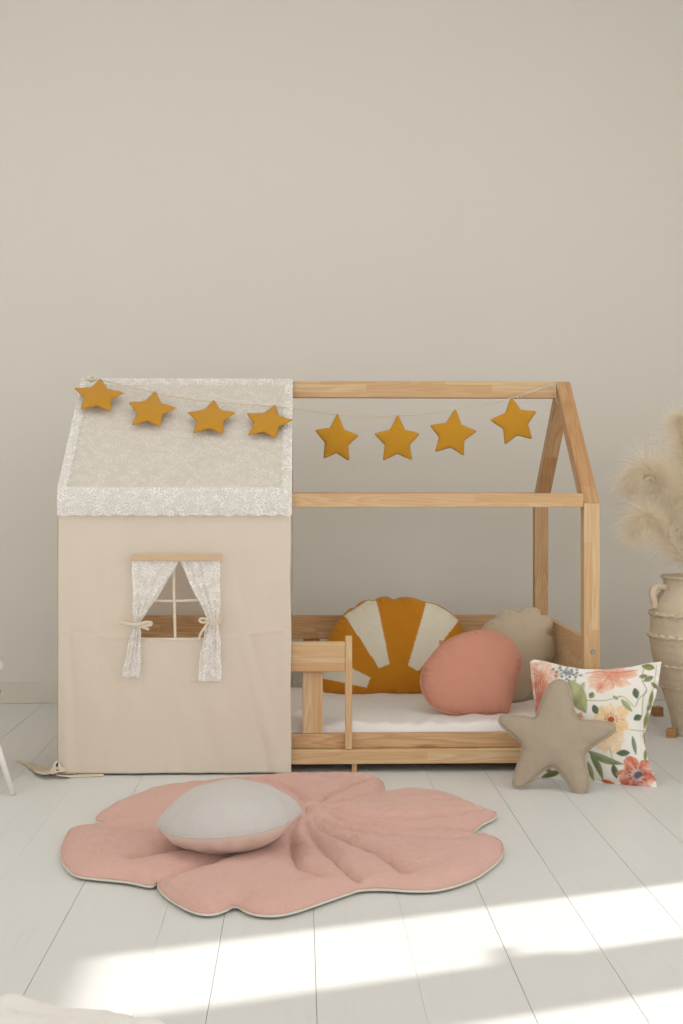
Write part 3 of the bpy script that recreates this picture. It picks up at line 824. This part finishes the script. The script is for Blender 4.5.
    stem([(548, 88), (540, 140), (556, 180), (530, 210), (520, 235)], 1.3, dk); stem([(590, 90), (580, 160), (560, 230), (548, 300), (540, 345)], 1.3, olive)
    stem([(556, 180), (545, 205), (540, 270)], 1.2, dk)
    leaf(585, 100, 536, 92, 13, olive); leaf(560, 128, 528, 132, 9, olive); leaf(580, 130, 545, 148, 11, sage); leaf(572, 150, 596, 175, 8, olive)
    leaf(516, 172, 524, 210, 13, dk); leaf(372, 188, 362, 210, 12, olive); leaf(374, 232, 390, 268, 13, dk); leaf(470, 212, 508, 256, 11, g2); leaf(460, 214, 440, 200, 6, g2)
    leaf(538, 268, 512, 284, 13, dk); leaf(572, 225, 556, 254, 9, sage); leaf(560, 252, 545, 316, 9, olive); leaf(576, 180, 566, 240, 8, olive)
    flower(432, 348, 58, 5, C(244, 198, 146), C(246, 214, 170), .2, .95, .95, .1)
    flower(436, 284, 62, 5, orange, C(247, 214, 164), .65, .95, 1, 0, cen=C(176, 74, 44), cr=.17)
    flower(325, 272, 20, 5, red, C(236, 160, 124), 0, .7, .9, 0)
    stem([(500, 318), (530, 322), (552, 322)], 1.2, olive); stem([(430, 380), (440, 420), (446, 445)], 1.3, olive)
    leaf(500, 400, 452, 402, 13, dk); leaf(440, 440, 452, 492, 13, dk)
    leaf(352, 392, 478, 440, 15, C(140, 148, 108), 1, -8); leaf(362, 404, 402, 496, 13, C(128, 138, 96), 1, 6); leaf(352, 430, 368, 500, 11, C(158, 162, 118))
    leaf(508, 340, 520, 408, 8, sage); leaf(546, 326, 560, 400, 9, C(176, 146, 84)); leaf(555, 380, 548, 432, 8, olive)
    flower(524, 478, 74, 5, C(200, 92, 66), C(220, 128, 96), .9, .9, 1, .1, cen=C(72, 72, 84), cr=.22)
    put(np.exp(-((X-524)**2+(Y-478)**2)/13**2), C(96, 100, 116), .7)
    leaf(392, 496, 444, 510, 8, red); leaf(180, 486, 262, 462, 12, C(120, 132, 84)); leaf(165, 440, 230, 470, 10, olive); flower(205, 380, 40, 5, orange, peach, 0, 1, .9)
    leaf(160, 300, 190, 350, 10, sage)
    return np.clip(col, 0, 1)
s = cushion('floral_cushion', fl_out, (at(600, 785, 3.99).x, 3.99, .006), nb(.20, -.36), .052, .045, M['paint_flower'], sp=.0027, power=.62,
            smooth_outline=False, flange=.013, paint=paint_flowers, wr=.004, edge_wr=.0022, freq=60, seed=12)
FLO = s
tag(s, 'square white cushion with coral and orange watercolour flowers standing by the bed post', 'cushion')
st_c = [(245, 143), (268, 152), (281, 185), (290, 225), (303, 268), (325, 285), (380, 289), (428, 296), (442, 313), (428, 332), (385, 360), (345, 390), (334, 412), (340, 450),
        (348, 500), (341, 540), (320, 552), (300, 542), (270, 497), (242, 460), (221, 449), (190, 461), (150, 497), (120, 520), (93, 524), (83, 506), (95, 455), (113, 402),
        (117, 374), (100, 352), (60, 320), (35, 292), (40, 272), (70, 267), (120, 272), (158, 277), (174, 245), (193, 192), (217, 155)]
s = cushion('star_cushion', crop(st_c, 490, 640, S3), (at(550, 792, 3.885).x, 3.885, .003), nb(.28, -.32), .032, .028, M['starbeige'], sp=.0045,
            power=.36, per=4, piping=M['starbeige'], piper=.0044, wr=.003, edge_wr=.0015, freq=60, seed=15)
tag(s, 'beige five-pointed star cushion propped in front of the floral one', 'cushion')

# ------------------------------------------------------------------ leaf rug
rug_px = [(244, 777), (280, 775.5), (320, 774.5), (350, 774.5), (372, 775.5), (381, 779), (384, 787), (383, 796), (398, 793.5), (413.5, 792.5), (434.6, 794), (459, 801), (471.5, 806), (483, 810.5),
          (495.5, 814), (493, 819), (483, 824), (474, 831), (471, 836.5), (480, 837), (491, 837.5), (500.6, 843), (502.5, 853), (497, 862), (487, 870), (475, 878), (456, 885.5), (435, 890), (410, 890.5), (385, 889),
          (362, 889.5), (350, 893), (332, 899), (315, 905), (297, 911), (278, 915), (258, 914.5), (246, 911), (238, 906.5), (232, 906.5), (226, 910), (212, 914), (196, 912.5), (180, 905.5), (166, 896), (158.5, 888), (158, 883), (150, 886),
          (126, 881.5), (96, 878.5), (76.6, 875.5), (66, 867), (61.5, 857), (63, 846), (71, 830.5), (84, 829), (99.5, 827.5), (112, 826), (106, 823.5), (96.4, 820), (103, 813), (115, 806), (145, 793.6), (175.6, 786.5), (202, 781.4), (225, 779.5)]
RZ = .004
rc = floor_pt(300, 835)
RO = Vector((rc.x, rc.y, RZ))
fp = lambda a, b: Vector((floor_pt(a, b+3*min(1, max(0, (800-b)/22)), .010).x-RO.x, floor_pt(a, b+3*min(1, max(0, (800-b)/22)), .010).y-RO.y))
Bp = catmull([fp(a, b) for a, b in rug_px], 4, True)
RSP = .0085
B = resample(Bp, RSP)
ctr = (309, 822)
seam_px = [[(300, 826), (291, 838), (293, 862), (302, 876), (322, 884)],
           [(306, 828), (312, 841), (324, 857), (343, 874), (357, 887)],
           [(314, 827), (324, 837), (350, 849), (382, 863), (404, 880)],
           [(322, 827), (338, 834), (380, 841), (432, 845), (475, 841.5)],
           [(328, 823), (350, 829), (390, 834), (430, 833.5), (468, 833)],
           [(330, 818), (360, 823.5), (403, 824.5), (450, 820.5), (482, 814)],
           [(326, 813), (345, 806), (362, 801), (380, 796.5)],
           [(318, 809), (332, 798), (350, 789), (366, 780)],
           [(308, 808), (296, 797), (276, 787), (250, 780)],
           [(298, 812), (270, 800), (230, 790), (204, 784)],
           [(290, 816), (240, 812), (170, 815), (108, 824)],
           [(288, 821), (240, 835), (180, 842), (100, 832)],
           [(290, 826), (250, 841), (200, 853), (135, 866)],
           [(294, 829), (262, 852), (205, 872), (162, 884)],
           [(308, 826), (305, 818), (313, 814), (319, 819)]]
seams = []
for sp1 in seam_px:
    c = catmull([fp(a, b) for a, b in sp1], 8)
    seams.append(resample(c, RSP, False))
ov, of, fixed, seamv = field(B, RSP, seams)
h = solve(ov, of, fixed | seamv); h1 = solve(ov, of, fixed)
h = np.minimum(h/np.percentile(h, 97), 1.15)**.5; h1 = (h1/h1.max())**.5
d, idx = nearest(ov, B); seam_all = np.vstack(seams); ds, ids = nearest(ov, seam_all)
rad = np.hypot(ov[:, 0], ov[:, 1])
top = []
for i, (x, y) in enumerate(ov):
    ang = math.atan2(y-fp(*ctr).y, x-fp(*ctr).x)
    cc = math.hypot(x-fp(*ctr).x, y-fp(*ctr).y)
    pucker = .0042*noise.noise(Vector((ids[i]*.35, ds[i]*20, 2)))*math.exp(-ds[i]/.03)+.0016*noise.noise(Vector((ang*16, cc*4, 0)))+.003*noise.fractal(Vector((x*14, y*14, 0)), 1, 2, 3)
    edge = .0025*noise.noise(Vector((idx[i]*.25, 5, 0)))*math.exp(-d[i]/.02)
    e = min(d[i]/.012, 1)
    dm = min(d[i], ds[i]); z = .004+.019*(1-math.exp(-dm/.018))+.013*h[i]+.006*h1[i]+.020*math.exp(-(cc/.09)**2)+(pucker+edge)*e
    if fixed[i]: z = .009
    top.append(z)
tris = []
for t in of:
    a, b, c = (ov[i] for i in t)
    tris.append(tuple(t) if np.cross(b-a, c-a) > 0 else tuple(t[::-1]))
topme = pydata('leaf_rug', [(ov[i, 0], ov[i, 1], top[i]) for i in range(len(ov))], tris)
rug = link('leaf_rug', topme, M['pinkrug'], None, RO, smooth=True)
tag(rug, 'quilted dusty pink leaf-shaped play mat with a cream underside flat on the floor', 'rug')
nb_ = len(B); V = []; Fc = []
cen = B.mean(0)
for ringi, (ins, z) in enumerate(((0, .0088), (-.002, .0065), (-.002, .003), (.004, 0.0))):
    for i, p in enumerate(B):
        t = B[(i+1) % nb_]-B[i-1]; nn = np.array([t[1], -t[0]]); nn = nn/np.linalg.norm(nn)
        if ringi == 0 and i == 0:
            area2 = sum(B[k-1][0]*B[k][1]-B[k][0]*B[k-1][1] for k in range(nb_)); sg = 1 if area2 > 0 else -1
        q = p-nn*sg*ins; V.append((q[0], q[1], z))
for r_ in range(3):
    for i in range(nb_): a, b = r_*nb_, (r_+1)*nb_; Fc.append((a+i, b+i, b+(i+1) % nb_, a+(i+1) % nb_))
bmx = bmesh.new(); bmx.from_mesh(pydata('backing', V, Fc+[tuple(range(3*nb_, 4*nb_))]))
o = link('backing', bm_me(bmx, 'backing'), M['cream'], rug, smooth=False); o['label'] = 'cream cotton underside'
link('piping', tube_mesh('piping', [(p[0], p[1], .0092) for p in B], .0026, 6, True), M['pinkrug'], rug, smooth=True)

# ------------------------------------------------------------------ pebble cushion on the rug
PC = Vector((at(228.5, 829, 3.19).x, 3.19, .098))
R1x, R1y = .163, .158
pebo = []
N = 96
def peb_r(a):
    # rounded square-ish leaf with two drawn-out tips left and right
    return 1+.10*math.exp(-((a-.12)/.22)**2)+.07*math.exp(-((abs(a-PI-.02))/.2)**2)+.006*math.sin(a*17)+.004*math.sin(a*29)
tilt = .10
def peb_mesh(name, sgn, T, rings=26):
    V = []; Fc = []
    for j in range(rings+1):
        r = math.sin(PI/2*j/rings)  # 0 centre .. 1 rim
        for i in range(N):
            a = 2*PI*i/N; aa = a if a < PI*1.5 else a-2*PI
            k = 1+(peb_r(aa)-1)*r**4; rr = r*k
            x, y = R1x*rr*math.cos(a)*.97, R1y*rr*math.sin(a)
            zz = T*(max(0, 1-r**2.1))**.62
            pk = noise.noise(Vector((i*.42, r*3, sgn*4)))*.006*r**5*(1-r**12)*2.2
            w = noise.fractal(Vector((x*15, y*15, sgn*3)), 1, 2, 3)*.004*(1-r**6)
            zz = sgn*(zz+w+pk)
            if sgn < 0: zz = max(zz, -.068-0*x)
            seamz = .012*math.cos(a*1.0-.3)*r**2-.012*r**2*0
            V.append((x, y, zz+seamz+.004*math.sin(a*9)*r**8*0))
    for j in range(rings):
        for i in range(N):
            a, b = j*N, (j+1)*N; f = (a+i, b+i, b+(i+1) % N, a+(i+1) % N)
            Fc.append(f if sgn > 0 else f[::-1])
    me = pydata(name, V, Fc); rim = V[-N:]
    return me, rim
me, rim = peb_mesh('pebble_cushion', 1, .086)
peb = link('pebble_cushion', me, M['grey'], None, PC, smooth=True); peb.rotation_euler = (.0, 0, 0)
tag(peb, 'plump grey linen cushion with pale pink underside lying on the pink mat', 'cushion')
me2, _ = peb_mesh('underside', -1, .072)
o = link('underside', me2, M['palepink'], peb, smooth=True); o['label'] = 'pale pink underside'
link('piping', tube_mesh('piping', rim, .0016, 6, True), M['grey'], peb, smooth=True)

# ------------------------------------------------------------------ clay vase with pampas
VY = 4.76
VX = at(702, 650, VY).x
def vz(py): return at(702, py, VY).z
def vr(px, py): return VX-at(px, py, VY).x
prof = [(676.6, 741.8), (674.5, 735), (673, 727), (669.5, 710), (664.5, 694), (661, 682), (659.2, 676), (656, 665), (653.4, 655), (652, 646), (651, 640), (651.2, 630), (651.6, 620), (652.2, 613),
        (654, 606), (656.5, 600), (660, 594), (663.2, 589), (664.4, 584), (664.3, 579.5), (661.8, 577.6), (661.6, 575.6)]
pr = [(vr(a, b), max(0, vz(b))) for a, b in prof]
z0 = min(p[1] for p in pr); pr = [(r, z-z0) for r, z in pr]
pr = [(p.x, p.y) for p in catmull([Vector((a, b)) for a, b in pr], 4)]
VH = pr[-1][1]
inner = [(pr[-1][0]-.012, VH), (pr[-1][0]-.020, VH-.02), (pr[-1][0]-.022, VH-.06), (pr[-1][0]-.004, VH-.14), (.10, .15), (.06, .03)]
V = []; Fc = []; NS = 72
full = [(0.001, 0)]+pr+inner+[(.001, .03)]
for r, z in full:
    for k in range(NS):
        a = 2*PI*k/NS; w = 1+.010*noise.noise(Vector((math.cos(a)*2, math.sin(a)*2, z*9)))+.004*math.sin(z*210)*(z > .02)
        V.append((r*w*math.cos(a), r*w*math.sin(a), z))
for j in range(len(full)-1):
    for k in range(NS): a, b = j*NS, (j+1)*NS; Fc.append((a+k, a+(k+1) % NS, b+(k+1) % NS, b+k))
vase = link('clay_vase', pydata('clay_vase', V, Fc), M['clay'], None, (VX, VY, 0), smooth=True)
tag(vase, 'tall weathered beige clay amphora with rope bands on the white floor', 'vase')
def rad_at(z):
    zs = [p[1] for p in pr]; rs = [p[0] for p in pr]; return float(np.interp(z, zs, rs))
for py, amp in ((613.5, .006), (635, .0075), (664, .004), (686, .003)):
    zz = vz(py)-z0; R0 = rad_at(zz); pts = []
    for k in range(240):
        a = 2*PI*k/240; pts.append(((R0+.002)*math.cos(a), (R0+.002)*math.sin(a), zz+.0028*math.sin(a*30)))
    rd = [amp*(1+.30*math.sin(2*PI*k/240*30+1)) for k in range(240)]
    link('rope_band', tube_mesh('rope_band', pts, amp, 8, True, rd), M['clay'], vase, smooth=True)
for sg in (-1, 1):
    hp = []
    for px, py in ((664, 587), (658, 585.5), (652, 588.5), (650.6, 595), (652.5, 602), (655, 607.5)):
        q = at(px, py, VY); hp.append(Vector((sg*(VX-q.x), 0, q.z-z0)))
    hp[-1].x = sg*(rad_at(hp[-1].z)+.002)
    R = Matrix.Rotation(0.12, 3, 'Z'); hp = [R @ p for p in catmull(hp, 5)]
    link('handle', tube_mesh('handle', hp, .0135, 12), M['clay'], vase, smooth=True)

def plume(spine, length_scale, n, seed, label, tail=.5, rad=.075):
    rnd = random.Random(seed)
    base = Vector((VX, VY, VH-.10)); S = [Vector(p) for p in spine]
    stem_pts = catmull([base+Vector((rnd.uniform(-.03, .03), rnd.uniform(-.03, .03), 0)), S[0]*.5+base*.5+Vector((0, 0, .02)), S[0]], 5)
    sp = catmull(S, 10); root = empty('pampas_plume', base)
    tag(root, label, 'dried plant', 'pampas plumes in the clay vase')
    link('stem', tube_mesh('stem', [p-base for p in stem_pts+sp[1:]], .0022, 6, False, [.0026]*len(stem_pts)+[.0018]*(len(sp)-1)), M['stem'], root, smooth=True)
    V = []; Fc = []; m = len(sp)
    for q in range(n):
        t = rnd.random()**.9; f = t*(m-1.001); i = int(f); p = sp[i].lerp(sp[i+1], f-i); tan = (sp[i+1]-sp[i]).normalized()
        env = (math.sin(PI*min(1, t*.85+.12))**.7)
        rv = Vector((rnd.gauss(0, 1), rnd.gauss(0, 1), rnd.gauss(0, .8))); rv = (rv-tan*rv.dot(tan)).normalized()
        L = length_scale*env*rnd.uniform(.5, 1.15)
        dirv = (tan*.7+rv*rnd.uniform(.2, 1.3)).normalized(); pts = []
        cur = p.copy(); dd = dirv.copy(); sg = 6
        curl = Vector((rnd.gauss(0, .10), rnd.gauss(0, .10), -rnd.uniform(.06, .26)))
        side = dirv.orthogonal().normalized(); side = Matrix.Rotation(rnd.uniform(0, 6.3), 3, dirv) @ side
        k0_ = len(V)
        for k in range(sg+1):
            w = .0007*(1-k/sg*.8); V.append(cur-base+side*w); V.append(cur-base-side*w)
            dd = (dd+curl).normalized(); cur = cur+dd*L/sg
        for k in range(sg): a = k0_+2*k; Fc.append((a, a+1, a+3, a+2))
    link('plume_tuft', pydata('plume_tuft', V, Fc), M['pampas'], root)
    return root
A = lambda px, py, Y=VY: at(px, py, Y)
plume([A(688, 560), A(676, 520), A(662, 487), A(648, 470), A(636, 474), A(630, 486)], .165, 3600, 1, 'cream pampas plume arching furthest left above the clay vase')
plume([A(686, 565, 4.70), A(672, 543, 4.69), A(658, 524, 4.68), A(646, 515, 4.68), A(638, 522, 4.67), A(634, 534, 4.67)], .15, 3400, 2, 'lower short pampas plume drooping just left of the vase mouth')
plume([A(697, 560, 4.80), A(692, 510, 4.81), A(686, 465, 4.82), A(681, 432, 4.82), A(679, 418, 4.82)], .17, 3600, 3, 'upright tall cream pampas plume at the right picture edge')
plume([A(682, 560, 4.78), A(674, 528, 4.79), A(668, 500, 4.80), A(660, 478, 4.80), A(652, 468, 4.80)], .165, 3600, 4, 'pampas plume rising between the left arching one and the upright one')
plume([A(706, 560, 4.76), A(712, 510, 4.76), A(724, 465, 4.76), A(738, 440, 4.76)], .18, 1600, 5, 'pampas plume leaning out to the right of the vase')

# ------------------------------------------------------------------ wooden blocks
def block(x0, x1, ybot, hpx, rot, label, green=False):
    b = floor_pt((x0+x1)/2, ybot); s_ = (x1-x0)*b.y/F*.88
    bm = bmesh.new(); box_bm(bm, (-s_/2, 0, 0), (s_/2, s_, s_*hpx), .002); me = bm_me(bm, 'wooden_block'); grain(me, (1, 0, 0), 5+x0)
    o = link('wooden_block', me, M['block'], None, (b.x, b.y, 0.0)); o.rotation_euler = (0, 0, rot)
    if green:
        bm = bmesh.new(); box_bm(bm, (s_/2, .003, .003), (s_/2+.001, s_-.003, s_*hpx-.003), 0); link('painted_face', bm_me(bm, 'painted_face'), M['green'], o)['label'] = 'green painted face'
    return tag(o, label, 'block', 'small wooden blocks by the vase')
block(653, 664.5, 716.5, .92, .05, 'small wooden block on the floor behind the floral cushion')
block(665.5, 676, 738, .95, -.45, 'small wooden block with a green face beside the vase foot', True)

# ------------------------------------------------------------------ child seat at the left edge
cs = empty('low_stool', (-1.075, 4.02, 0))
tag(cs, 'low stool with white splayed legs and pale wood seat at the left picture edge', 'stool')
bm = bmesh.new(); bmesh.ops.create_cone(bm, cap_ends=True, segments=48, radius1=.187, radius2=.187, depth=.024, matrix=Matrix.Translation((0, 0, .268)))
bmesh.ops.bevel(bm, geom=[e for e in bm.edges if len(e.link_faces) == 2 and e.calc_face_angle() > 1], offset=.007, segments=3, affect='EDGES')
me = bm_me(bm, 'seat'); grain(me, (1, 0, 0), 77); link('seat', me, M['pine_dark'], cs, smooth=False)
fx = floor_pt(13, 795)
for k in range(3):
    d0 = Matrix.Rotation(2*PI*k/3, 3, 'Z') @ Vector((fx.x+1.075, fx.y-4.02, 0)); d1 = Matrix.Rotation(2*PI*k/3, 3, 'Z') @ Vector((fx.x+1.075-.088, fx.y-4.02+.03, .257))
    link('leg', tube_mesh('leg', [d0, d1], .0085, 12), M['white_metal'], cs, smooth=True)
V = []; Fc = []; n1, n2 = 60, 90
for j in range(n1+1):
    th = PI*j/n1
    for i in range(n2):
        a = 2*PI*i/n2; nrm = Vector((math.sin(th)*math.cos(a), math.sin(th)*math.sin(a), math.cos(th)))
        k = 1+.035*noise.fractal(nrm*9, 1, 2, 4)
        V.append((nrm.x*.193*k, nrm.y*.193*k, .06+nrm.z*.056*k if nrm.z > 0 else .06+nrm.z*.055))
for j in range(n1):
    for i in range(n2): a, b = j*n2, (j+1)*n2; Fc.append((a+i, b+i, b+(i+1) % n2, a+(i+1) % n2))
fl = link('fluffy_cushion', pydata('fluffy_cushion', V, Fc), M['fluff'], None, (-1.075, 4.02, .2805), smooth=True)
fl.location.z = .284
tag(fl, 'fluffy white seat cushion on the low stool', 'cushion')

# ------------------------------------------------------------------ rumpled cloth at the near left
V = []; Fc = []; nx, ny = 150, 70
bx0, bx1, by0, by1 = -1.05, -.185, 1.45, 2.275
for j in range(ny+1):
    for i in range(nx+1):
        u, v = i/nx, j/ny; x = bx0+(bx1-bx0)*u; y = by0+(by1-by0)*v
        # far edge falls away to the right
        yy = by0+(y-by0)*(1-.11*max(0, (x+.42)/.2))+.012*noise.noise(Vector((x*12, 0, 4)))*v
        e = min(min(u, 1-u)/.05, min(v, 1-v)/.06, 1); e = math.sqrt(max(0, e))
        r_ = .022+.022*(1-abs(noise.noise(Vector((x*5.5+y*3, y*6, 2))))*2)**3+.012*noise.fractal(Vector((x*9, y*13, 7)), 1, 2, 3)
        V.append((x, yy, .003+max(.001, r_*(1-.5*max(0, u-.6)))*e))
for j in range(ny):
    for i in range(nx): a = j*(nx+1)+i; Fc.append((a, a+1, a+nx+2, a+nx+1))
bl = link('blanket', pydata('blanket', [Vector(v)-Vector((-.6, 1.9, 0)) for v in V], Fc), M['muslin'], None, (-.6, 1.9, 0), smooth=True)
s_ = bl.modifiers.new('solid', 'SOLIDIFY'); s_.thickness = .002; s_.offset = 1
tag(bl, 'crumpled white blanket on the floor in the near left corner', 'blanket')
